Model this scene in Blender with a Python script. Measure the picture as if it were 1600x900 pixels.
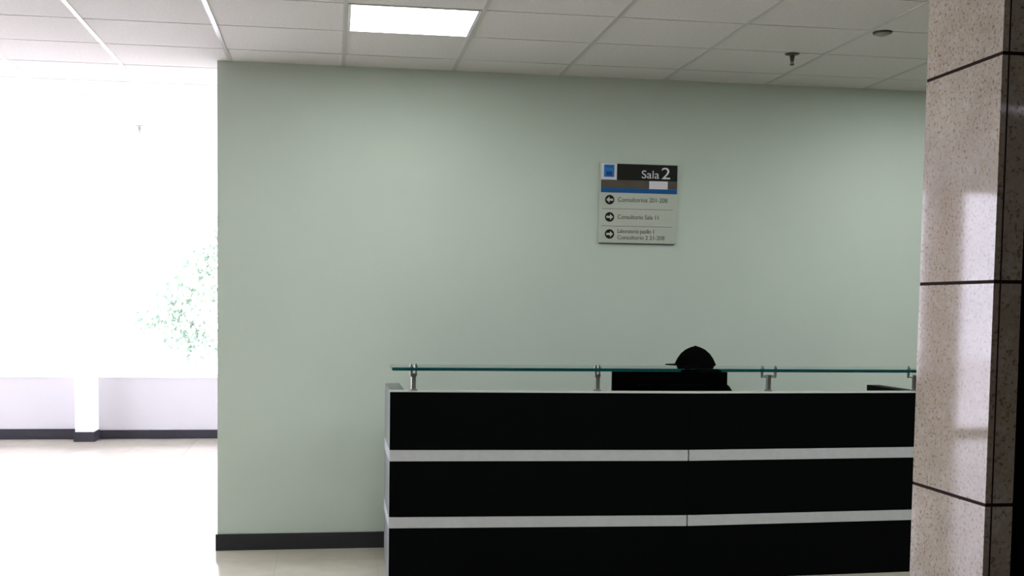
import bpy, bmesh, math, random
from mathutils import Vector, Matrix, Euler

random.seed(7)
S = bpy.context.scene
COL = S.collection
for o in list(bpy.data.objects):
    bpy.data.objects.remove(o)

# ------------------------------------------------------------------ camera
EYE = 1.57
F_PX, YAW, PITCH, ROLL = 1666.0, 0.14057, -0.05423, 0.0128
cam_d = bpy.data.cameras.new('camera')
cam = bpy.data.objects.new('camera', cam_d)
COL.objects.link(cam)
cam_d.sensor_width = 36.0
cam_d.lens = F_PX * 36.0 / 1600.0
cam_d.shift_x = 42.22 / 1600.0
cam_d.shift_y = 118.29 / 1600.0
cam_d.clip_start = 0.05
cam_d.clip_end = 300
fwd = Vector((math.sin(YAW) * math.cos(PITCH), math.cos(YAW) * math.cos(PITCH), math.sin(PITCH)))
right = Vector((math.cos(YAW), -math.sin(YAW), 0))
up = right.cross(fwd)
# photograph is rotated slightly clockwise, so the camera rolls counter-clockwise
r2 = right * math.cos(ROLL) + up * math.sin(ROLL)
u2 = up * math.cos(ROLL) - right * math.sin(ROLL)
R = Matrix((r2, u2, -fwd)).transposed()
cam.matrix_world = Matrix.Translation((0, 0, EYE)) @ R.to_4x4()
S.camera = cam

# ------------------------------------------------------------------ world: bright overcast sky
SKY = 16.0
PANEL = 13.5
w = bpy.data.worlds.new('overcast_sky')
S.world = w
w.use_nodes = True
bg = w.node_tree.nodes['Background']
bg.inputs['Color'].default_value = (0.98, 0.915, 1.14, 1)
bg.inputs['Strength'].default_value = SKY
# ------------------------------------------------------------------ exposure
S.view_settings.view_transform = 'Standard'
S.view_settings.look = 'None'
S.view_settings.gamma = 1.0
S.view_settings.use_curve_mapping = False
S.view_settings.exposure = 0.0

# ------------------------------------------------------------------ materials
MATS = {}
def pmat(name, col, rough=0.5, metal=0.0, spec=0.5, noise=None, bump=None, coat=0.0):
    """Principled material; noise=(scale, amount) varies the colour, bump=(scale, strength)."""
    m = bpy.data.materials.new(name)
    m.use_nodes = True
    nt = m.node_tree
    b = nt.nodes['Principled BSDF']
    b.inputs['Base Color'].default_value = (*col, 1)
    b.inputs['Roughness'].default_value = rough
    b.inputs['Metallic'].default_value = metal
    b.inputs['Specular IOR Level'].default_value = spec
    b.inputs['Coat Weight'].default_value = coat
    tc = nt.nodes.new('ShaderNodeTexCoord')
    if noise:
        n = nt.nodes.new('ShaderNodeTexNoise')
        n.inputs['Scale'].default_value = noise[0]
        n.inputs['Detail'].default_value = 4
        nt.links.new(tc.outputs['Object'], n.inputs['Vector'])
        r = nt.nodes.new('ShaderNodeValToRGB')
        a = noise[1]
        r.color_ramp.elements[0].position = 0.3
        r.color_ramp.elements[1].position = 0.7
        r.color_ramp.elements[0].color = tuple(max(0, c * (1 - a)) for c in col) + (1,)
        r.color_ramp.elements[1].color = tuple(min(1, c * (1 + a)) for c in col) + (1,)
        nt.links.new(n.outputs['Fac'], r.inputs['Fac'])
        nt.links.new(r.outputs['Color'], b.inputs['Base Color'])
    if bump:
        n2 = nt.nodes.new('ShaderNodeTexNoise')
        n2.inputs['Scale'].default_value = bump[0]
        nt.links.new(tc.outputs['Object'], n2.inputs['Vector'])
        bp = nt.nodes.new('ShaderNodeBump')
        bp.inputs['Strength'].default_value = bump[1]
        bp.inputs['Distance'].default_value = 0.002
        nt.links.new(n2.outputs['Fac'], bp.inputs['Height'])
        nt.links.new(bp.outputs['Normal'], b.inputs['Normal'])
    MATS[name] = m
    return m

def emit_mat(name, col, strength):
    m = bpy.data.materials.new(name)
    m.use_nodes = True
    nt = m.node_tree
    nt.nodes.clear()
    out = nt.nodes.new('ShaderNodeOutputMaterial')
    e = nt.nodes.new('ShaderNodeEmission')
    e.inputs['Color'].default_value = (*col, 1)
    e.inputs['Strength'].default_value = strength
    nt.links.new(e.outputs[0], out.inputs['Surface'])
    MATS[name] = m
    return m

def pane_mat(name):
    m = bpy.data.materials.new(name)
    m.use_nodes = True
    nt = m.node_tree
    nt.nodes.clear()
    out = nt.nodes.new('ShaderNodeOutputMaterial')
    t = nt.nodes.new('ShaderNodeBsdfTransparent')
    t.inputs['Color'].default_value = (0.95, 0.97, 0.96, 1)
    g = nt.nodes.new('ShaderNodeBsdfGlossy')
    g.inputs['Roughness'].default_value = 0.02
    fr = nt.nodes.new('ShaderNodeFresnel')
    fr.inputs['IOR'].default_value = 1.35
    mx = nt.nodes.new('ShaderNodeMixShader')
    nt.links.new(fr.outputs[0], mx.inputs[0])
    nt.links.new(t.outputs[0], mx.inputs[1])
    nt.links.new(g.outputs[0], mx.inputs[2])
    nt.links.new(mx.outputs[0], out.inputs['Surface'])
    MATS[name] = m
    return m

def shelf_glass_mat(name):
    m = bpy.data.materials.new(name)
    m.use_nodes = True
    nt = m.node_tree
    b = nt.nodes['Principled BSDF']
    b.inputs['Base Color'].default_value = (0.93, 1.0, 0.98, 1)
    b.inputs['Roughness'].default_value = 0.0
    b.inputs['IOR'].default_value = 1.5
    b.inputs['Transmission Weight'].default_value = 1.0
    va = nt.nodes.new('ShaderNodeVolumeAbsorption')
    va.inputs['Color'].default_value = (0.10, 0.62, 0.66, 1)
    va.inputs['Density'].default_value = 19.0
    nt.links.new(va.outputs[0], nt.nodes['Material Output'].inputs['Volume'])
    MATS[name] = m
    return m

def granite_mat(name, base, fleck1, fleck2, rough=0.06):
    m = bpy.data.materials.new(name)
    m.use_nodes = True
    nt = m.node_tree
    L = nt.links.new
    b = nt.nodes['Principled BSDF']
    b.inputs['Roughness'].default_value = rough
    b.inputs['Specular IOR Level'].default_value = 0.17
    tc = nt.nodes.new('ShaderNodeTexCoord')
    geo = nt.nodes.new('ShaderNodeNewGeometry')
    n1 = nt.nodes.new('ShaderNodeTexNoise'); n1.inputs['Scale'].default_value = 130; n1.inputs['Detail'].default_value = 3
    n2 = nt.nodes.new('ShaderNodeTexVoronoi'); n2.inputs['Scale'].default_value = 95
    n3 = nt.nodes.new('ShaderNodeTexNoise'); n3.inputs['Scale'].default_value = 9; n3.inputs['Detail'].default_value = 5
    for n in (n1, n2, n3):
        L(geo.outputs['Position'], n.inputs['Vector'])
    r1 = nt.nodes.new('ShaderNodeValToRGB')
    r1.color_ramp.elements[0].position = 0.34; r1.color_ramp.elements[0].color = (*fleck1, 1)
    r1.color_ramp.elements[1].position = 0.46; r1.color_ramp.elements[1].color = (*base, 1)
    L(n1.outputs['Fac'], r1.inputs['Fac'])
    r2_ = nt.nodes.new('ShaderNodeValToRGB')
    r2_.color_ramp.elements[0].position = 0.70; r2_.color_ramp.elements[0].color = (0, 0, 0, 1)
    r2_.color_ramp.elements[1].position = 0.85; r2_.color_ramp.elements[1].color = (1, 1, 1, 1)
    sep = nt.nodes.new('ShaderNodeSeparateColor')
    L(n2.outputs['Color'], sep.inputs[0])
    L(sep.outputs[0], r2_.inputs['Fac'])
    mx = nt.nodes.new('ShaderNodeMix'); mx.data_type = 'RGBA'
    mx.inputs[7].default_value = (*fleck2, 1)
    mul = nt.nodes.new('ShaderNodeMath'); mul.operation = 'MULTIPLY'; mul.inputs[1].default_value = 0.6
    L(r2_.outputs['Color'], mul.inputs[0])
    L(mul.outputs[0], mx.inputs[0])
    L(r1.outputs['Color'], mx.inputs[6])
    r3 = nt.nodes.new('ShaderNodeValToRGB')
    r3.color_ramp.elements[0].position = 0.3; r3.color_ramp.elements[0].color = (0.82, 0.80, 0.78, 1)
    r3.color_ramp.elements[1].position = 0.7; r3.color_ramp.elements[1].color = (1.0, 1.0, 1.0, 1)
    L(n3.outputs['Fac'], r3.inputs['Fac'])
    m2 = nt.nodes.new('ShaderNodeMix'); m2.data_type = 'RGBA'; m2.blend_type = 'MULTIPLY'
    m2.inputs[0].default_value = 1.0
    L(mx.outputs[2], m2.inputs[6]); L(r3.outputs['Color'], m2.inputs[7])
    L(m2.outputs[2], b.inputs['Base Color'])
    MATS[name] = m
    return m

WALLP = pmat('wall_paint', (0.59, 0.67, 0.60), 0.75, spec=0.2, noise=(1.6, 0.02), bump=(180, 0.08))
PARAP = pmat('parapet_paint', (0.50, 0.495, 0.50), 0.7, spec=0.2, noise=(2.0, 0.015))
LOBBYP = pmat('low_bounce_lobby_wall', (0.10, 0.085, 0.065), 0.6, noise=(3.0, 0.1))  # unseen lobby walls, made dark to keep bounce light down
WHITEP = pmat('white_wall_paint', (0.86, 0.85, 0.87), 0.7, spec=0.2, noise=(2.0, 0.015))
TILEC = pmat('ceiling_tile_board', (0.66, 0.645, 0.625), 0.85, spec=0.15, noise=(60, 0.05), bump=(160, 0.25))
RUNNER = pmat('ceiling_runner_enamel', (0.47, 0.46, 0.43), 0.28, spec=0.5)
BACKING = pmat('ceiling_backing_board', (0.20, 0.19, 0.17), 0.9)
FLOORT = pmat('floor_tile_polished', (0.54, 0.51, 0.42), 0.13, spec=0.6, noise=(7, 0.05))
GROUT = pmat('floor_grout', (0.33, 0.31, 0.25), 0.8)
BASEB = pmat('baseboard_charcoal', (0.022, 0.022, 0.028), 0.45, spec=0.4, noise=(20, 0.1))
BLACKL = pmat('black_laminate', (0.0016, 0.0019, 0.0024), 0.5, spec=0.04)
ALU = pmat('brushed_aluminium', (0.56, 0.58, 0.61), 0.45, metal=0.25, noise=(30, 0.04))
GREYL = pmat('grey_laminate', (0.19, 0.205, 0.20), 0.45, noise=(15, 0.03))
EDGEW = pmat('pale_edge_band', (0.62, 0.62, 0.60), 0.5)
CHROME = pmat('satin_chrome', (0.30, 0.30, 0.28), 0.30, metal=0.9)
WORKT = pmat('worktop_laminate', (0.10, 0.10, 0.10), 0.4)
SHELFG = shelf_glass_mat('green_shelf_glass')
PANEG = pane_mat('window_pane_glass')
FRAMEW = pmat('window_frame_white', (0.85, 0.85, 0.86), 0.4)
GRAN = granite_mat('polished_tan_granite', (0.335, 0.290, 0.232), (0.18, 0.13, 0.095), (0.375, 0.35, 0.31), 0.05)
GRAN2 = granite_mat('tan_granite_window_pier', (0.62, 0.50, 0.41), (0.45, 0.34, 0.27), (0.68, 0.58, 0.50), 0.2)
JOINT = pmat('dark_brown_joint_filler', (0.022, 0.012, 0.011), 0.9, spec=0.05)
BLACKP = pmat('matt_black_panel', (0.002, 0.002, 0.002), 0.9, spec=0.02)
DIFFUSER = emit_mat('lit_diffuser', (0.96, 1.0, 0.97), PANEL)
LFRAME = pmat('light_frame_white', (0.75, 0.75, 0.75), 0.3)
BRASS = pmat('dull_bronze_metal', (0.07, 0.065, 0.045), 0.4, metal=0.6)
GREYPL = pmat('grey_plastic', (0.30, 0.31, 0.27), 0.5)
BLACKPL = pmat('black_plastic', (0.0015, 0.0015, 0.0015), 0.6, spec=0.04)
SCREEN = pmat('dark_screen_glass', (0.01, 0.01, 0.012), 0.08)
CLOTH = pmat('black_cloth', (0.0016, 0.0016, 0.0016), 0.95, spec=0.02)
TROUS = pmat('dark_trouser_cloth', (0.008, 0.008, 0.012), 0.95, spec=0.05)
SKIN = pmat('brown_skin', (0.16, 0.085, 0.055), 0.55)
HAIR = pmat('black_hair', (0.006, 0.005, 0.005), 0.6)
EYEW = pmat('eye_white', (0.7, 0.7, 0.68), 0.3)
LIPS = pmat('lips', (0.17, 0.06, 0.05), 0.5)
SIGNP = pmat('sign_acrylic', (0.50, 0.54, 0.47), 0.3, noise=(14, 0.02))
SIGNK = pmat('sign_black', (0.012, 0.013, 0.011), 0.4, spec=0.12)
SIGNB = pmat('sign_blue', (0.012, 0.10, 0.30), 0.35, spec=0.12)
SIGNL = pmat('sign_logo_blue', (0.025, 0.20, 0.55), 0.35, spec=0.12)
SIGND = pmat('sign_logo_dark_blue', (0.008, 0.07, 0.30), 0.35, spec=0.12)
SIGNG = pmat('sign_brown_grey', (0.105, 0.088, 0.070), 0.4, spec=0.12, noise=(9, 0.15))
SIGNW = pmat('sign_white', (0.72, 0.70, 0.76), 0.35)
SIGNT = pmat('sign_print_and_shadow', (0.09, 0.10, 0.085), 0.5)
SIGNR = pmat('sign_rule_grey', (0.24, 0.27, 0.22), 0.5)
LEAF = pmat('leaf_green', (0.20, 0.27, 0.195), 0.8, spec=0.1, noise=(0.9, 0.35))
BARK = pmat('bark', (0.24, 0.22, 0.22), 0.9, noise=(8, 0.3))
GROUND = pmat('pale_paving', (0.82, 0.80, 0.78), 0.9, noise=(0.6, 0.06))

# ------------------------------------------------------------------ mesh helpers
def bm_box(bm, x0, x1, y0, y1, z0, z1, bevel=0.0):
    vs = [bm.verts.new(c) for c in ((x0,y0,z0),(x1,y0,z0),(x1,y1,z0),(x0,y1,z0),(x0,y0,z1),(x1,y0,z1),(x1,y1,z1),(x0,y1,z1))]
    fs = [bm.faces.new([vs[i] for i in f]) for f in ((0,3,2,1),(4,5,6,7),(0,1,5,4),(1,2,6,5),(2,3,7,6),(3,0,4,7))]
    if bevel > 0:
        es = list({e for f in fs for e in f.edges})
        bmesh.ops.bevel(bm, geom=es, offset=bevel, segments=2, affect='EDGES', profile=0.7)

def bm_prism(bm, pts, z0, z1):
    lo = [bm.verts.new((x, y, z0)) for x, y in pts]
    hi = [bm.verts.new((x, y, z1)) for x, y in pts]
    n = len(pts)
    bm.faces.new(list(reversed(lo))); bm.faces.new(hi)
    for i in range(n):
        bm.faces.new((lo[i], lo[(i+1) % n], hi[(i+1) % n], hi[i]))

def bm_tube(bm, a, b, ra, rb=None, seg=16):
    rb = ra if rb is None else rb
    a = Vector(a); b = Vector(b); d = (b - a).normalized()
    t = Vector((0, 0, 1)) if abs(d.z) < 0.9 else Vector((1, 0, 0))
    u = d.cross(t).normalized(); v = d.cross(u)
    A = [bm.verts.new(a + (u * math.cos(2*math.pi*i/seg) + v * math.sin(2*math.pi*i/seg)) * ra) for i in range(seg)]
    B = [bm.verts.new(b + (u * math.cos(2*math.pi*i/seg) + v * math.sin(2*math.pi*i/seg)) * rb) for i in range(seg)]
    for i in range(seg):
        bm.faces.new((A[i], A[(i+1) % seg], B[(i+1) % seg], B[i]))
    bm.faces.new(list(reversed(A))); bm.faces.new(B)

def bm_lathe(bm, prof, c=(0, 0, 0), seg=28, sx=1.0, sy=1.0):
    rings = []
    for r, z in prof:
        if r < 1e-5:
            rings.append([bm.verts.new((c[0], c[1], c[2] + z))])
        else:
            rings.append([bm.verts.new((c[0] + sx*r*math.cos(2*math.pi*i/seg), c[1] + sy*r*math.sin(2*math.pi*i/seg), c[2] + z)) for i in range(seg)])
    for p, q in zip(rings, rings[1:]):
        for i in range(seg):
            j = (i + 1) % seg
            if len(p) == 1 and len(q) == 1: continue
            if len(p) == 1: bm.faces.new((p[0], q[j], q[i]))
            elif len(q) == 1: bm.faces.new((p[i], p[j], q[0]))
            else: bm.faces.new((p[i], p[j], q[j], q[i]))
    for rg, rev in ((rings[0], True), (rings[-1], False)):
        if len(rg) > 2:
            bm.faces.new(list(reversed(rg)) if rev else rg)

def world_loc(o):
    v = Vector(o.location)
    p = o.parent
    while p:
        v += Vector(p.location); p = p.parent
    return v

def obj(name, bm, mat, parent=None, smooth=False, loc=None):
    """Link bm (world coordinates) as one mesh object; the origin sits at loc or at the parent's origin."""
    base = world_loc(parent) if parent else Vector((0, 0, 0))
    org = Vector(loc) if loc is not None else base
    bmesh.ops.recalc_face_normals(bm, faces=bm.faces)
    me = bpy.data.meshes.new(name)
    for v in bm.verts:
        v.co -= org
    bm.to_mesh(me); bm.free()
    me.materials.append(mat)
    if smooth:
        for p in me.polygons: p.use_smooth = True
        me.set_sharp_from_angle(angle=math.radians(40))
    o = bpy.data.objects.new(name, me)
    COL.objects.link(o)
    if parent:
        o.parent = parent
    o.location = org - base
    return o

def box(name, mat, x0, x1, y0, y1, z0, z1, parent=None, bevel=0.0, loc=None):
    bm = bmesh.new(); bm_box(bm, x0, x1, y0, y1, z0, z1, bevel)
    return obj(name, bm, mat, parent, loc=loc)

def tube(name, mat, a, b, r, parent=None, r2=None, seg=16):
    bm = bmesh.new(); bm_tube(bm, a, b, r, r2, seg)
    return obj(name, bm, mat, parent, smooth=True)

def lathe(name, mat, prof, c, parent=None, seg=28, sx=1.0, sy=1.0):
    bm = bmesh.new(); bm_lathe(bm, prof, c, seg, sx, sy)
    return obj(name, bm, mat, parent, smooth=True)

def thing(name, label, cat, loc, group=None):
    o = bpy.data.objects.new(name, None)
    o.empty_display_size = 0.1
    COL.objects.link(o)
    o.location = loc
    return tag(o, label, cat, group)

def tag(o, label, cat, group=None):
    o['label'] = label; o['category'] = cat
    if group: o['group'] = group
    return o

def struct(o, label=None, cat=None):
    o['kind'] = 'structure'
    if label: o['label'] = label
    if cat: o['category'] = cat
    return o

def text(name, body, mat, size, x, y, z, parent, width=None, extrude=0.0006, align='LEFT'):
    """Flat lettering standing in the XZ plane, facing the camera side (-Y)."""
    c = bpy.data.curves.new(name, 'FONT')
    c.body = body; c.size = size; c.extrude = extrude; c.align_x = align
    t = bpy.data.objects.new(name + '_tmp', c)
    COL.objects.link(t)
    bpy.context.view_layer.update()
    me = bpy.data.meshes.new_from_object(t.evaluated_get(bpy.context.evaluated_depsgraph_get()))
    bpy.data.objects.remove(t)
    xs = [v.co.x for v in me.vertices]
    k = 1.0
    if width and xs:
        k = width / (max(xs) - min(xs))
    base = world_loc(parent)
    for v in me.vertices:
        a = v.co.copy()
        v.co = Vector((x + a.x * k, y - a.z, z + a.y)) - base
    me.materials.clear(); me.materials.append(mat)
    me.update()
    o = bpy.data.objects.new(name, me)
    COL.objects.link(o)
    o.parent = parent
    return o

# ------------------------------------------------------------------ dimensions of the place
YW = 6.856      # front face of the painted partition wall
ZC = 3.064      # ceiling
XWL = -0.727    # free left end of the partition
YWIN = 12.59    # far window wall
XL, XR, YB = -7.4, 5.2, -3.0
TX0, TDX, TY0, TDY = -0.648, 0.696, 6.536, 0.549

# ------------------------------------------------------------------ floor
floor = struct(box('floor', GROUT, XL, XR, YB, YWIN + 0.2, -0.12, -0.004), 'polished beige tiled floor', 'floor')
ft = 0.6
bm = bmesh.new(); bm_box(bm, -ft/2 + .0015, ft/2 - .0015, -ft/2 + .0015, ft/2 - .0015, -0.004, 0.0)
tile_o = obj('tile', bm, FLOORT, floor)
tile_me = tile_o.data
bpy.data.objects.remove(tile_o)
rest = bmesh.new()
FX0, FY0 = -0.64 - 0.3, 6.55
i0, i1 = math.floor((XL - FX0) / ft), math.ceil((XR - FX0) / ft)
j0, j1 = math.floor((YB - FY0) / ft), math.ceil((YWIN - FY0) / ft)
for i in range(i0, i1 + 1):
    for j in range(j0, j1 + 1):
        cx, cy = FX0 + i * ft + ft / 2, FY0 + j * ft + ft / 2
        if cx - ft/2 < XL or cx + ft/2 > XR or cy - ft/2 < YB or cy + ft/2 > YWIN + 0.3: continue
        seen = -4.4 < cx < 0.6 and cy > 5.9 or (2.6 < cx < 3.9 and 5.2 < cy < 6.4)
        if seen:
            o = bpy.data.objects.new('tile', tile_me)
            COL.objects.link(o); o.parent = floor; o.location = (cx, cy, 0)
        else:
            bm_box(rest, cx - ft/2 + .0015, cx + ft/2 - .0015, cy - ft/2 + .0015, cy + ft/2 - .0015, -0.004, 0.0)
o = obj('tile_field', rest, FLOORT, floor); o['kind'] = 'stuff'

# ------------------------------------------------------------------ ceiling: backing, tiles, runners
ceiling = struct(box('ceiling', BACKING, XL, XR, YB, YWIN + 0.2, ZC + 0.022, ZC + 0.14), 'suspended ceiling of off-white boards between metal runners', 'ceiling')
gx, gy = TDX - 0.020, TDY - 0.010
bm = bmesh.new(); bm_box(bm, -gx/2, gx/2, -gy/2, gy/2, 0.0, 0.022, 0.0015)
tile_o = obj('ceiling_tile', bm, TILEC, ceiling); ctile = tile_o.data
bpy.data.objects.remove(tile_o)
LIGHTS = [(1, -2), (6, -2), (-4, -2)] + [(c, -6) for c in (-5, -3, -1, 1, 3, 5, 7)] + [(4, -5), (6, -4)]     # (column, row) cells of lit panels; after the second, unseen ones added for fill
def cell(i, j):
    return TX0 + i * TDX, TX0 + (i + 1) * TDX, TY0 + j * TDY, TY0 + (j + 1) * TDY
rest = bmesh.new()
for i in range(-9, 9):
    for j in range(-17, 11):
        x0, x1, y0, y1 = cell(i, j)
        if (i, j) in LIGHTS: continue
        x0c, x1c, y0c, y1c = max(x0 + .01, XL), min(x1 - .01, XR), max(y0 + .005, YB), min(y1 - .005, YWIN + .1)
        if x1c - x0c < .05 or y1c - y0c < .05: continue
        whole = abs((x1c - x0c) - gx) < 1e-4 and abs((y1c - y0c) - gy) < 1e-4
        seen = whole and ((y0 > 4.2 and y0 < 6.6 and -3.0 < x0 < 3.6) or (y0 >= 6.6 and x0 < -0.3 and x0 > -4.0))
        if seen:
            o = bpy.data.objects.new('ceiling_tile', ctile)
            COL.objects.link(o); o.parent = ceiling
            o.location = ((x0 + x1) / 2, (y0 + y1) / 2, ZC)
        else:
            bm_box(rest, x0c, x1c, y0c, y1c, ZC, ZC + 0.022)
o = obj('ceiling_tile_field', rest, TILEC, ceiling); o['kind'] = 'stuff'
for i in range(-9, 9):
    x = TX0 + i * TDX
    if XL + .02 < x < XR - .02:
        box('runner', RUNNER, x - .012, x + .012, YB, YWIN + .1, ZC - .003, ZC + .022, ceiling)

# ------------------------------------------------------------------ walls
wall_front = struct(box('wall_front', WALLP, XWL, XR, YW, YW + 0.2, 0, ZC), 'pale grey-green painted partition wall behind the reception desk', 'wall')
bm = bmesh.new()
bm_box(bm, XWL - 0.012, XR, YW - 0.012, YW, 0, 0.104, 0.002)
bm_box(bm, XWL - 0.012, XWL, YW + .0005, YW + 0.212, 0, 0.104)
struct(obj('baseboard_front', bm, BASEB), 'charcoal baseboard along the painted partition wall', 'baseboard')
struct(box('wall_back', LOBBYP, XL, XR, YB - 0.2, YB, 0, ZC), 'unseen wall at the back of the lobby, darkened to cut bounce', 'wall')
struct(box('wall_right', LOBBYP, XR, XR + 0.2, YB, YW + 0.2, 0, ZC), 'unseen wall on the right of the lobby, darkened to cut bounce', 'wall')
bm = bmesh.new()
bm_box(bm, 1.2, 1.4, YW + 0.2, 7.6, 0, ZC)
bm_box(bm, 1.2, 1.4, 7.6, 12.1, 0, 0.4)
bm_box(bm, 1.2, 1.4, 12.1, YWIN, 0, ZC)
struct(obj('wall_right_beyond', bm, WHITEP), 'white wall behind the partition, glazed bay added for light', 'wall')
wr_ = struct(box('window_6', PANEG, 1.30, 1.31, 7.6, 12.1, 0.4, ZC), 'unseen window added behind the partition to brighten the parapet', 'window')  # unseen glazing added to throw light on the far parapet
for y in (7.62, 9.85, 12.08):
    box('mullion', FRAMEW, 1.26, 1.34, y - .02, y + .02, 0.4, ZC, wr_)

# left side: solid near the camera, glazing further back added for light
YG0, YG1 = 7.3, 12.3
bm = bmesh.new()
struct(box('wall_left_near', LOBBYP, XL - .2, XL, YB, YG0, 0, ZC), 'unseen wall on the left of the lobby, darkened to cut bounce', 'wall')
bm_box(bm, XL - .2, XL, YG0, YG1, 0, 0.4)
bm_box(bm, XL - .2, XL, YG1, YWIN + .2, 0, ZC)
struct(obj('wall_left', bm, WHITEP), 'white wall on the left, glazed bay added for light', 'wall')
wl = struct(box('window_1', PANEG, XL - .11, XL - .10, YG0, YG1, 0.4, ZC), 'unseen window added in the left wall to light the far zone', 'window')  # unseen glazing added as a light source for the far zone
for y in (YG0 + .02, (YG0 + YG1) / 2, YG1 - .02):
    box('mullion', FRAMEW, XL - .14, XL - .06, y - .02, y + .02, 0.4, ZC, wl)

# far window wall: parapet, sill, pillars, glazing
bm = bmesh.new()
bm_box(bm, -4.53, 1.4, YWIN, YWIN + 0.2, 0, 0.70)
bm_box(bm, XL, -4.89, YWIN, YWIN + 0.2, 0, 0.06)
wall_far = struct(obj('wall_far', bm, PARAP), 'white parapet wall below the bright windows', 'wall')
box('sill', FRAMEW, -4.53, 1.2, YWIN - .01, YWIN + .2, 0.70, 0.715, wall_far)
PIL = (-2.850, -2.655, YWIN - 0.27, YWIN + 0.2)
wp = struct(box('wall_pillar', WHITEP, PIL[0], PIL[1], PIL[2], PIL[3], 0, ZC), 'slim white pillar standing out between the far windows', 'pillar')
bm = bmesh.new()
bm_box(bm, -4.53, PIL[0], YWIN - .014, YWIN, 0, 0.115)
bm_box(bm, PIL[1], 1.2, YWIN - .014, YWIN, 0, 0.10)
bm_box(bm, PIL[0] - .014, PIL[1] + .014, PIL[2] - .014, PIL[2], 0, 0.11)
bm_box(bm, PIL[0] - .014, PIL[0], PIL[2], YWIN - .015, 0, 0.11)
bm_box(bm, PIL[1], PIL[1] + .014, PIL[2], YWIN - .015, 0, 0.11)
struct(obj('baseboard_far', bm, BASEB), 'charcoal baseboard below the far windows', 'baseboard')
k = 2
for (a, b) in ((-4.53, PIL[0]), (PIL[1], -0.3), (-0.3, 1.4), (XL, -4.89)):
    zs = 0.06 if a == XL else 0.715
    wn = struct(box('window_%d' % k, PANEG, a, b, YWIN + .10, YWIN + .108, zs, ZC), 'overexposed window pane above the white parapet', 'window')
    fr = bmesh.new()
    bm_box(fr, a, b, YWIN + .08, YWIN + .13, zs, zs + .025)
    bm_box(fr, a, a + .025, YWIN + .08, YWIN + .13, zs + .025, ZC)
    bm_box(fr, b - .025, b, YWIN + .08, YWIN + .13, zs + .025, ZC)
    obj('window_frame', fr, FRAMEW, wn)
    k += 1
# tan granite pier in the window wall, seen mirrored in the polished pillar
pr = thing('granite_pier', 'tan granite pier between the far windows, seen reflected in the polished pillar', 'pillar', (-4.71, YWIN - .06, 0))
pr['kind'] = 'structure'
for n in range(7):
    z0, z1 = n * 0.5 - 0.12, n * 0.5 + 0.38
    z0, z1 = max(z0, 0), min(z1, ZC)
    box('slab', GRAN2, -4.89, -4.53, YWIN - .16, YWIN + .2, z0 + .003, z1 - .003, pr)
box('pier_core', JOINT, -4.885, -4.535, YWIN - .155, YWIN + .19, 0, ZC, pr)

# ------------------------------------------------------------------ polished granite pillar beside the camera
KX, KX2, KY, KY2 = 1.446, 1.513, 2.189, 2.492
kp = thing('granite_pillar', 'polished tan granite pillar with dark joints at the right edge', 'pillar', ((KX + KX2) / 2, (KY + KY2) / 2, 0))
box('pillar_core', JOINT, KX + .0008, KX2 - .001, KY + .0008, KY2 - .0008, 0, ZC, kp)
zj = [0.0, 0.138, 0.638, 1.138, 1.638, 2.138, 2.638, ZC]
for z0, z1 in zip(zj, zj[1:]):
    a = z0 + (.004 if z0 > 0 else 0); b = z1 - (.004 if z1 < ZC else 0)
    box('side_slab', GRAN, KX, KX + .014, KY, KY2, a, b, kp)
    box('front_slab', GRAN, KX + .0185, KX2, KY, KY + .014, a, b, kp)
tag(box('wall_panel', BLACKP, KX2 + .001, 3.3, KY + .012, KY2 - .05, 0, ZC), 'matt black wall panel right of the granite pillar', 'panel')

# ------------------------------------------------------------------ ceiling lights
for n, (i, j) in enumerate(LIGHTS):
    x0, x1, y0, y1 = cell(i, j)
    x0 += .0125; x1 -= .0125; y0 += .004; y1 -= .004
    lab = ['square lit ceiling panel near the wall, the one glowing in view', 'lit ceiling panel behind the granite pillar near the wall',
           'unseen ceiling panel added as fill, left of the one in view, near the wall'][n] if n < 3 else 'unseen ceiling panel added as fill, nearer the camera than the glowing one in view'
    t = thing('ceiling_light_panel', lab, 'ceiling light', ((x0 + x1) / 2, (y0 + y1) / 2, ZC), 'square panels in the ceiling grid')
    fr = bmesh.new()
    wd = .016
    bm_box(fr, x0, x1, y0, y0 + wd, ZC - .0025, ZC + .02)
    bm_box(fr, x0, x1, y1 - wd, y1, ZC - .0025, ZC + .02)
    bm_box(fr, x0, x0 + wd, y0 + wd, y1 - wd, ZC - .0025, ZC + .02)
    bm_box(fr, x1 - wd, x1, y0 + wd, y1 - wd, ZC - .0025, ZC + .02)
    obj('light_frame', fr, LFRAME, t)
    box('diffuser', DIFFUSER, x0 + wd + .001, x1 - wd - .001, y0 + wd + .001, y1 - wd - .001, ZC - .002, ZC + .012, t)

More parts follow.
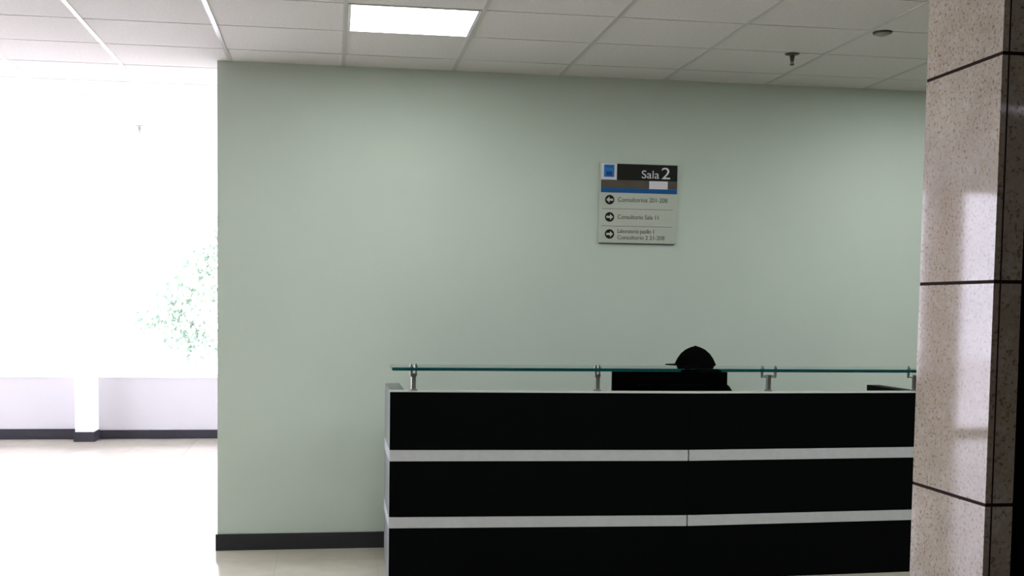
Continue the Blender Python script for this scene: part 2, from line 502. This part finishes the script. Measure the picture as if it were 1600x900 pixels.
# ------------------------------------------------------------------ sprinklers and detector
def sprinkler(x, y, label, m=None, k=1.0):
    BRASS = m or MATS['dull_bronze_metal']
    t = thing('ceiling_sprinkler', label, 'sprinkler', (x, y, ZC), 'sprinklers in the ceiling')
    lathe('escutcheon', BRASS, [(0.0, -.010*k), (.020*k, -.010*k), (.040*k, -.004*k), (.043*k, -.0005), (0, -.0005)], (x, y, ZC), t)
    lathe('sprinkler_body', BRASS, [(0, -.045*k), (.008*k, -.045*k), (.010*k, -.030*k), (.014*k, -.026*k), (.014*k, -.0105*k), (0, -.0105*k)], (x, y, ZC), t)
    fr = bmesh.new()
    for s in (-1, 1):
        bm_tube(fr, (x + s*.010*k, y, ZC - .030*k), (x + s*.004*k, y, ZC - .060*k), .003*k, seg=8)
    obj('yoke', fr, BRASS, t)
    lathe('deflector', BRASS, [(0, -.066*k), (.011*k, -.066*k), (.012*k, -.0605*k), (0, -.0605*k)], (x, y, ZC), t)
sprinkler(2.642, 6.013, 'small dark sprinkler hanging from the ceiling above the right of the desk')
sprinkler(-1.655, 9.523, 'small sprinkler in the bright far ceiling left of the wall', pmat('glare_paled_metal', (0.42, 0.41, 0.42), 0.4))  # far sprinkler's colour paled to stand for the glare there
t = thing('smoke_detector', 'flat grey detector on the ceiling beside the granite pillar', 'smoke detector', (2.905, 5.46, ZC))
lathe('detector_base', BRASS, [(0, -.008), (.048, -.008), (.052, -.0005), (0, -.0005)], (2.905, 5.46, ZC), t)
lathe('detector_dome', GREYPL, [(0, -.022), (.018, -.021), (.034, -.015), (.038, -.0085), (0, -.0085)], (2.905, 5.46, ZC), t)

# ------------------------------------------------------------------ reception desk
XD0, XDS, XD1 = 0.309, 2.020, 3.530
YD, YS = 5.943, 5.873
HD = 1.083
desk = thing('reception_desk', 'long black reception desk with two silver strips and raised glass shelf', 'desk', ((XD0 + XD1) / 2, 6.2, 0))
def front(name, mat, xa, ya, xb, yb, z0, z1, th, proud=0.0):
    bm = bmesh.new()
    bm_prism(bm, [(xa, ya - proud), (xb, yb - proud), (xb, yb + th), (xa, ya + th)], z0, z1)
    return obj(name, bm, mat, desk)
rows = [(0.0, 0.315, BLACKL, 'front_panel'), (0.3165, 0.378, ALU, 'metal_strip'), (0.3795, 0.6935, BLACKL, 'front_panel'),
        (0.695, 0.757, ALU, 'metal_strip'), (0.7585, HD, BLACKL, 'front_panel')]
gap = 0.004
for z0, z1, m, nm in rows:
    pr_ = .003 if nm == 'metal_strip' else 0
    g2 = gap if nm == 'metal_strip' else .0008
    front(nm, m, XD0, YD, XDS - g2, YS, z0, z1, .03, pr_)
    front(nm, m, XDS + g2, YS, XD1, YD, z0, z1, .03, pr_)
# backing board behind the joints
front('carcass_board', BLACKL, XD0 + .01, YD + .031, XDS, YS + .031, 0.0, HD - .002, .02)
front('carcass_board', BLACKL, XDS, YS + .031, XD1 - .01, YD + .031, 0.0, HD - .002, .02)
# pale top edge
front('top_edge', EDGEW, XD0, YD, XDS, YS, HD + .0005, HD + .007, .085)
front('top_edge', EDGEW, XDS, YS, XD1, YD, HD + .0005, HD + .007, .085)
# left end: thick grey side with bands running round the corner
for z0, z1, m, nm in rows:
    if nm == 'metal_strip':
        box('side_strip', ALU, XD0 - .003, XD0 + .08, YD + .0335, 6.53, z0, z1, desk)
    else:
        box('side_panel', GREYL, XD0, XD0 + .085, YD + .053, 6.53, z0, z1, desk)
        box('corner_edge', ALU, XD0, XD0 + .009, YD + .031, YD + .0525, z0, z1, desk)
box('side_top', GREYL, XD0, XD0 + .085, YD + .087, 6.53, HD + .0005, HD + .007, desk)
# right end and inside
box('side_panel', BLACKL, 3.445, XD1, YD + .055, 6.53, 0, HD + .004, desk)
box('worktop', WORKT, XD0 + .086, 3.444, YD + .055, 6.36, 0.71, 0.74, desk)
# glass shelf
GZ0, GZ1 = 1.205, 1.223
bm = bmesh.new(); bm_box(bm, 0.318, 3.50, 5.905, 6.205, GZ0, GZ1, .0015)
obj('glass_shelf', bm, SHELFG, desk)
def post(x, y, ang, spread=.038):
    zb = HD + .0075
    p = tube('shelf_post', CHROME, (x, y, zb), (x, y, 1.168), .0145, desk)
    lathe('post_foot', CHROME, [(0, 0), (.024, 0), (.024, .005), (.0150, .008), (0, .008)], (x, y, zb), p, 20)
    d = Vector((math.cos(ang), math.sin(ang), 0))
    c = Vector((x, y, 1.176))
    br = bmesh.new()
    bm_tube(br, c - d * (spread + .006), c + d * (spread + .006), .0075, seg=12)
    bm_tube(br, (x, y, 1.166), (x, y, 1.186), .0155, seg=16)
    obj('fork_bar', br, CHROME, p, smooth=True)
    for s in (-1, 1):
        q = c + d * (s * spread)
        cl = bmesh.new()
        bm_tube(cl, (q.x, q.y, 1.168), (q.x, q.y, GZ0 - .0045), .0075, seg=12)
        bm_tube(cl, (q.x, q.y, GZ0 - .0045), (q.x, q.y, GZ0 - .0003), .0115, seg=14)
        bm_tube(cl, (q.x, q.y, GZ1 + .0003), (q.x, q.y, GZ1 + .005), .0115, seg=14)
        bm_tube(cl, (q.x, q.y, GZ1 + .005), (q.x, q.y, GZ1 + .016), .006, seg=10)
        obj('glass_clamp', cl, CHROME, p, smooth=True)
post(0.441, 5.985, math.radians(66))
post(1.497, 5.965, math.radians(60))
post(2.530, 5.965, math.radians(-14))
post(3.462, 5.985, math.radians(-10))

# ------------------------------------------------------------------ monitor on the worktop
mon = thing('monitor', 'wide black monitor seen from behind below the glass shelf', 'monitor', (2.005, 6.21, 0.74))
bm = bmesh.new(); bm_box(bm, 1.648, 2.366, 6.195, 6.220, 0.805, 1.200, .005)
obj('monitor_case', bm, BLACKPL, mon)
box('screen', SCREEN, 1.660, 2.354, 6.2203, 6.2225, 0.825, 1.190, mon)
bm = bmesh.new(); bm_box(bm, 1.80, 2.21, 6.172, 6.1945, 0.88, 1.11, .006)
obj('rear_hump', bm, BLACKPL, mon)
bm = bmesh.new(); bm_box(bm, 1.965, 2.045, 6.160, 6.1715, 0.752, 1.00, .004)
obj('stand_neck', bm, BLACKPL, mon)
bm = bmesh.new(); bm_box(bm, 1.88, 2.13, 6.12, 6.30, 0.7405, 0.7515, .004)
obj('stand_base', bm, BLACKPL, mon)

# ------------------------------------------------------------------ wall sign
SX0, SX1, SZ0, SZ1 = 1.706, 2.232, 1.993, 2.513
YS_ = YW - .0005
sign = thing('directory_sign', 'square wall sign reading Sala 2 with three arrow rows', 'sign', ((SX0 + SX1) / 2, YW, SZ0))
bm = bmesh.new(); bm_box(bm, SX0, SX1, YW - .022, YS_, SZ0, SZ1, .003)
obj('sign_board', bm, SIGNP, sign)
yf = YW - .0221
def plate(name, mat, x0, x1, z0, z1, d=.002, y=None, parent=None):
    y = yf if y is None else y
    return box(name, mat, x0, x1, y - d, y - .0001, z0, z1, parent or sign)
plate('header_panel', SIGNK, 1.822, SX1 - .002, 2.402, SZ1 - .006)
lg = plate('logo_plate', SIGNW, 1.716, 1.820, 2.404, SZ1 - .004)
yl = yf - .0022
plate('logo_field', SIGNL, 1.734, 1.803, 2.420, 2.500, .001, yl, lg)
plate('logo_mark', SIGND, 1.748, 1.789, 2.428, 2.456, .0008, yl - .0012, lg)
plate('logo_line', SIGND, 1.742, 1.795, 2.484, 2.489, .0008, yl - .0012, lg)
plate('picture_band', SIGNG, SX0 + .010, SX1 - .002, 2.351, 2.4015)
plate('white_tag', SIGNW, 2.040, 2.165, 2.349, 2.4005, .003)
plate('blue_stripe', SIGNB, SX0 + .010, SX1 - .002, 2.320, 2.3505)
text('lettering', 'Sala', SIGNW, .074, 1.985, yf - .0028, 2.418, sign, width=.118)
text('lettering', '2', SIGNW, .108, 2.118, yf - .0028, 2.416, sign, width=.058)
def arrow_icon(x, z, s):
    d = lathe_disc('arrow_disc', SIGNK, x, z, .031)
    ar = bmesh.new()
    pts = [(-.023, .0), (-.003, .020), (-.003, .007), (.022, .007), (.022, -.007), (-.003, -.007), (-.003, -.020)]
    pts = [(x + s * a, z + b) for a, b in pts]
    lo = [ar.verts.new((a, yf - .0022, b)) for a, b in pts]
    hi = [ar.verts.new((a, yf - .0032, b)) for a, b in pts]
    n = len(pts)
    ar.faces.new(lo); ar.faces.new(list(reversed(hi)))
    for q in range(n):
        ar.faces.new((lo[q], hi[q], hi[(q+1) % n], lo[(q+1) % n]))
    obj('arrow', ar, SIGNP, d)
def lathe_disc(name, mat, x, z, r):
    bm = bmesh.new()
    bm_tube(bm, (x, yf - .0001, z), (x, yf - .002, z), r, seg=24)
    return obj(name, bm, mat, sign)
arrow_icon(1.776, 2.273, 1)
arrow_icon(1.777, 2.161, -1)
arrow_icon(1.779, 2.050, -1)
plate('row_rule', SIGNR, 1.725, 2.205, 2.213, 2.2165, .0012)
plate('row_rule', SIGNR, 1.725, 2.205, 2.101, 2.1045, .0012)
text('lettering', 'Consultorios 201-208', SIGNT, .042, 1.830, yf - .001, 2.262, sign, width=.335)
text('lettering', 'Consultorio Sala 11', SIGNT, .040, 1.830, yf - .001, 2.150, sign, width=.275)
text('lettering', 'Laboratorio pasillo 1', SIGNT, .038, 1.830, yf - .001, 2.058, sign, width=.245)
text('lettering', 'Consultorio 2 21-208', SIGNT, .038, 1.830, yf - .001, 2.017, sign, width=.320)
plate('bottom_shadow', SIGNT, SX0 + .006, SX1 - .012, SZ0 - .006, SZ0 - .0003, .004, YW - .006)  # dark strip standing in for the shadow under the sign

# ------------------------------------------------------------------ stool behind the desk
stool = thing('office_stool', 'black round office stool carrying the person behind the desk', 'stool', (2.330, 6.620, 0))
c0 = (2.330, 6.620, 0)
lathe('seat', BLACKPL, [(0, .415), (.15, .415), (.172, .43), (.175, .455), (.16, .472), (0, .475)], c0, stool)
tube('column', CHROME, (c0[0], c0[1], .10), (c0[0], c0[1], .4145), .022, stool)
for q in range(5):
    a = math.radians(-90 + 72 * q)
    L_ = 0.21
    leg = tube('leg', BLACKPL, (c0[0], c0[1], .10), (c0[0] + L_ * math.cos(a), c0[1] + L_ * math.sin(a), .065), .018, stool, .012, 10)
    bm = bmesh.new()
    cx_, cy_ = c0[0] + L_ * math.cos(a), c0[1] + L_ * math.sin(a)
    bm_tube(bm, (cx_ - .012 * math.sin(a), cy_ + .012 * math.cos(a), .027), (cx_ + .012 * math.sin(a), cy_ - .012 * math.cos(a), .027), .0265, seg=16)
    obj('caster', bm, BLACKPL, leg, smooth=True)

# ------------------------------------------------------------------ seated person
per = thing('person', 'person in dark clothes and black cap seated behind the monitor', 'person', (2.330, 6.620, 0))
P0 = Vector((2.330, 6.620, 0))
FA = math.radians(240)          # facing: towards the desk and to the left
Fv = Vector((math.cos(FA), math.sin(FA), 0)); Lv = Vector((-Fv.y, Fv.x, 0))
def W(f, l, z):                 # forward, left, up -> local coordinates
    return Fv * f + Lv * l + Vector((0, 0, z))
def skin_obj(name, verts, edges, mat, parent, sub=2, root=0):
    me = bpy.data.meshes.new(name)
    me.from_pydata([v for v, r in verts], edges, [])
    me.materials.append(mat)
    o = bpy.data.objects.new(name, me)
    COL.objects.link(o)
    md = o.modifiers.new('skin', 'SKIN'); md.use_smooth_shade = True
    sb = o.modifiers.new('sub', 'SUBSURF'); sb.levels = sub; sb.render_levels = sub
    for k_, (v, r) in enumerate(verts):
        sv = me.skin_vertices[0].data[k_]
        sv.radius = r if isinstance(r, tuple) else (r, r)
        sv.use_root = (k_ == root)
    o.parent = parent
    return o
V = []; E_ = []
def add(p, r, link=None):
    V.append((p, r))
    if link is not None: E_.append((link, len(V) - 1))
    return len(V) - 1
pel = add(W(0, 0, .565), (.135, .105))
wst = add(W(.01, 0, .70), (.125, .095), pel)
chs = add(W(.05, 0, .88), (.145, .105), wst)
uch = add(W(.075, 0, .985), (.105, .08), chs)
nk = add(W(.095, 0, 1.05), .052, uch)
nk2 = add(W(.11, 0, 1.09), .050, nk)
hd = add(W(.125, 0, 1.14), (.068, .080), nk2)
hd2 = add(W(.12, 0, 1.20), (.078, .092), hd)
hd3 = add(W(.115, 0, 1.255), (.062, .075), hd2)
ns = add(W(.195, 0, 1.160), .014, hd)
nse = add(W(.215, 0, 1.148), .011, ns)
for s in (-1, 1):
    sh = add(W(.06, s*.165, .985), .062, uch)
    el = add(W(.03, s*.225, .79), .046, sh)
    wr = add(W(.20, s*.13, .779), .027, el)
    pm = add(W(.245, s*.115, .772), (.030, .016), wr)
    for q, (sp, ln) in enumerate(((-.027, .060), (-.010, .072), (.008, .068), (.025, .052))):
        a_ = add(W(.275, s*.115 + sp, .774), .0095, pm)
        b_ = add(W(.275 + ln * .55, s*.115 + sp * 1.1, .772), .0085, a_)
        add(W(.275 + ln, s*.115 + sp * 1.15, .757), .0075, b_)
    th = add(W(.235, s*.115 - s*.036, .768), .0105, pm)
    add(W(.268, s*.115 - s*.052, .760), .0085, th)
    hp = add(W(.03, s*.095, .550), .088, pel)
    kn = add(W(.36, s*.12, .520), .060, hp)
    an = add(W(.34, s*.12, .10), .038, kn)
    ft_ = add(W(.37, s*.12, .045), (.040, .034), an)
    add(W(.47, s*.125, .034), (.038, .024), ft_)
body = skin_obj('body', V, E_, SKIN, per, 2)
# clothing: sweater and trousers as slightly larger skins on the same joints
V = []; E_ = []
a = add(W(0, 0, .575), (.143, .113)); b = add(W(.01, 0, .70), (.135, .105), a); c = add(W(.05, 0, .88), (.156, .117), b)
d = add(W(.075, 0, 1.01), (.115, .090), c); e = add(W(.093, 0, 1.045), .062, d)
for s in (-1, 1):
    sh = add(W(.06, s*.185, 1.048), .082, d); el = add(W(.03, s*.228, .79), .055, sh); add(W(.19, s*.138, .782), .036, el)
skin_obj('sweater', V, E_, CLOTH, per, 2)
V = []; E_ = []
a = add(W(0, 0, .560), (.142, .100))
for s in (-1, 1):
    hp = add(W(.03, s*.095, .555), .095, a); kn = add(W(.36, s*.12, .522), .068, hp); add(W(.34, s*.12, .11), .048, kn)
skin_obj('trousers', V, E_, TROUS, per, 2)
H0 = P0 + W(.072, 0, 0)
for s in (-1, 1):
    q = P0 + W(.190, s*.033, 1.185)
    ey = bmesh.new(); bmesh.ops.create_uvsphere(ey, u_segments=12, v_segments=8, radius=.012)
    for v in ey.verts: v.co += q
    eo = obj('eye', ey, EYEW, per, True)
    q = P0 + W(.125, s*.082, 1.165)
    er = bmesh.new(); bmesh.ops.create_uvsphere(er, u_segments=12, v_segments=8, radius=1)
    for v in er.verts: v.co = q + Fv * (v.co.x * .018) + Lv * (v.co.y * .008) + Vector((0, 0, v.co.z * .030))
    obj('ear', er, SKIN, per, True)
q = P0 + W(.198, 0, 1.118)
mo = bmesh.new(); bmesh.ops.create_uvsphere(mo, u_segments=12, v_segments=8, radius=1)
for v in mo.verts: v.co = q + Fv * (v.co.x * .008) + Lv * (v.co.y * .024) + Vector((0, 0, v.co.z * .007))
obj('mouth', mo, LIPS, per, True)
lathe('hair', HAIR, [(0, 1.085), (.070, 1.088), (.100, 1.12), (.108, 1.17), (.108, 1.2125), (0, 1.2125)], tuple(P0 + W(.085, 0, 0)), per, 28)
# cap: low peaked crown that flares at the rim, thin visor to the left
CX, CY = 2.266, 6.50
cp = lathe('cap', CLOTH, [(0, 1.206), (.108, 1.195), (.116, 1.206), (.129, 1.213), (.127, 1.222), (.112, 1.254), (.090, 1.286), (.062, 1.310), (.034, 1.324), (.012, 1.331), (0, 1.332)], (CX, CY, 0), per, 32)
vb = bmesh.new()
pts = []
for k_ in range(13):
    t_ = math.radians(115 + 130 * k_ / 12)
    pts.append((CX - .005 + .190 * math.cos(t_) * (1 if abs(k_ - 6) < 7 else 1), CY + .100 * math.sin(t_)))
for k_ in range(13):
    t_ = math.radians(245 - 130 * k_ / 12)
    pts.append((CX + .118 * math.cos(t_), CY + .085 * math.sin(t_)))
bm_prism(vb, pts, 1.2115, 1.2165)
obj('cap_visor', vb, CLOTH, cp)
tube('cap_button', CLOTH, (CX, CY, 1.330), (CX, CY, 1.335), .007, cp, seg=10)

# ------------------------------------------------------------------ outside: ground and the tree behind the glass
struct(box('ground', GROUND, -60, 60, YWIN + .6, 110, -3.3, -3.1), 'pale paving outside the building', 'ground')
tree = thing('tree', 'pale washed-out leafy tree outside the far window', 'tree', (-1.55, 17.6, -3.1))
V = []; E_ = []
a = add(Vector((0, 0, 0)), .16); b = add(Vector((.08, 0, 2.0)), .12, a); c = add(Vector((0, .1, 3.6)), .09, b)
for dx, dy, dz in ((-.9, -.1, 4.3), (.8, .3, 4.6), (-.3, .6, 5.2), (.2, -.6, 5.0), (-1.3, .2, 4.9)):
    m_ = add(Vector((dx * .5, dy * .5, (3.6 + dz) / 2)), .05, c); add(Vector((dx, dy, dz)), .02, m_)
skin_obj('trunk', V, E_, BARK, tree, 1)
lv = bmesh.new()
rnd = random.Random(3)
clumps = [(-.95, -.2, 4.25, .42), (-.35, -.4, 4.45, .5), (-1.0, 0, 4.75, .4), (-.3, .1, 5.1, .55), (.4, -.2, 4.6, .6), (.5, .2, 5.3, .6),
          (-.7, .3, 5.35, .35), (0, .4, 5.75, .5), (-1.45, 0, 4.35, .28), (-.6, -.3, 3.95, .35), (.1, 0, 4.0, .4)]
for cx, cy, cz, r in clumps:
    for q in range(int(520 * r)):
        while True:
            d = Vector((rnd.uniform(-1, 1), rnd.uniform(-1, 1), rnd.uniform(-1, 1)))
            if d.length < 1: break
        p = Vector((cx, cy, cz)) + d * r
        e = Euler((rnd.uniform(0, 6.28), rnd.uniform(0, 6.28), rnd.uniform(0, 6.28))).to_matrix()
        L_, W_ = rnd.uniform(.05, .09), rnd.uniform(.025, .04)
        vs = [lv.verts.new(p + e @ Vector(k_)) for k_ in ((-L_, 0, 0), (0, W_, .012), (L_, 0, 0), (0, -W_, .012))]
        lv.faces.new(vs)
me_o = obj('foliage', lv, LEAF, None, loc=(0, 0, 0))
me_o.parent = tree; me_o['kind'] = 'stuff'
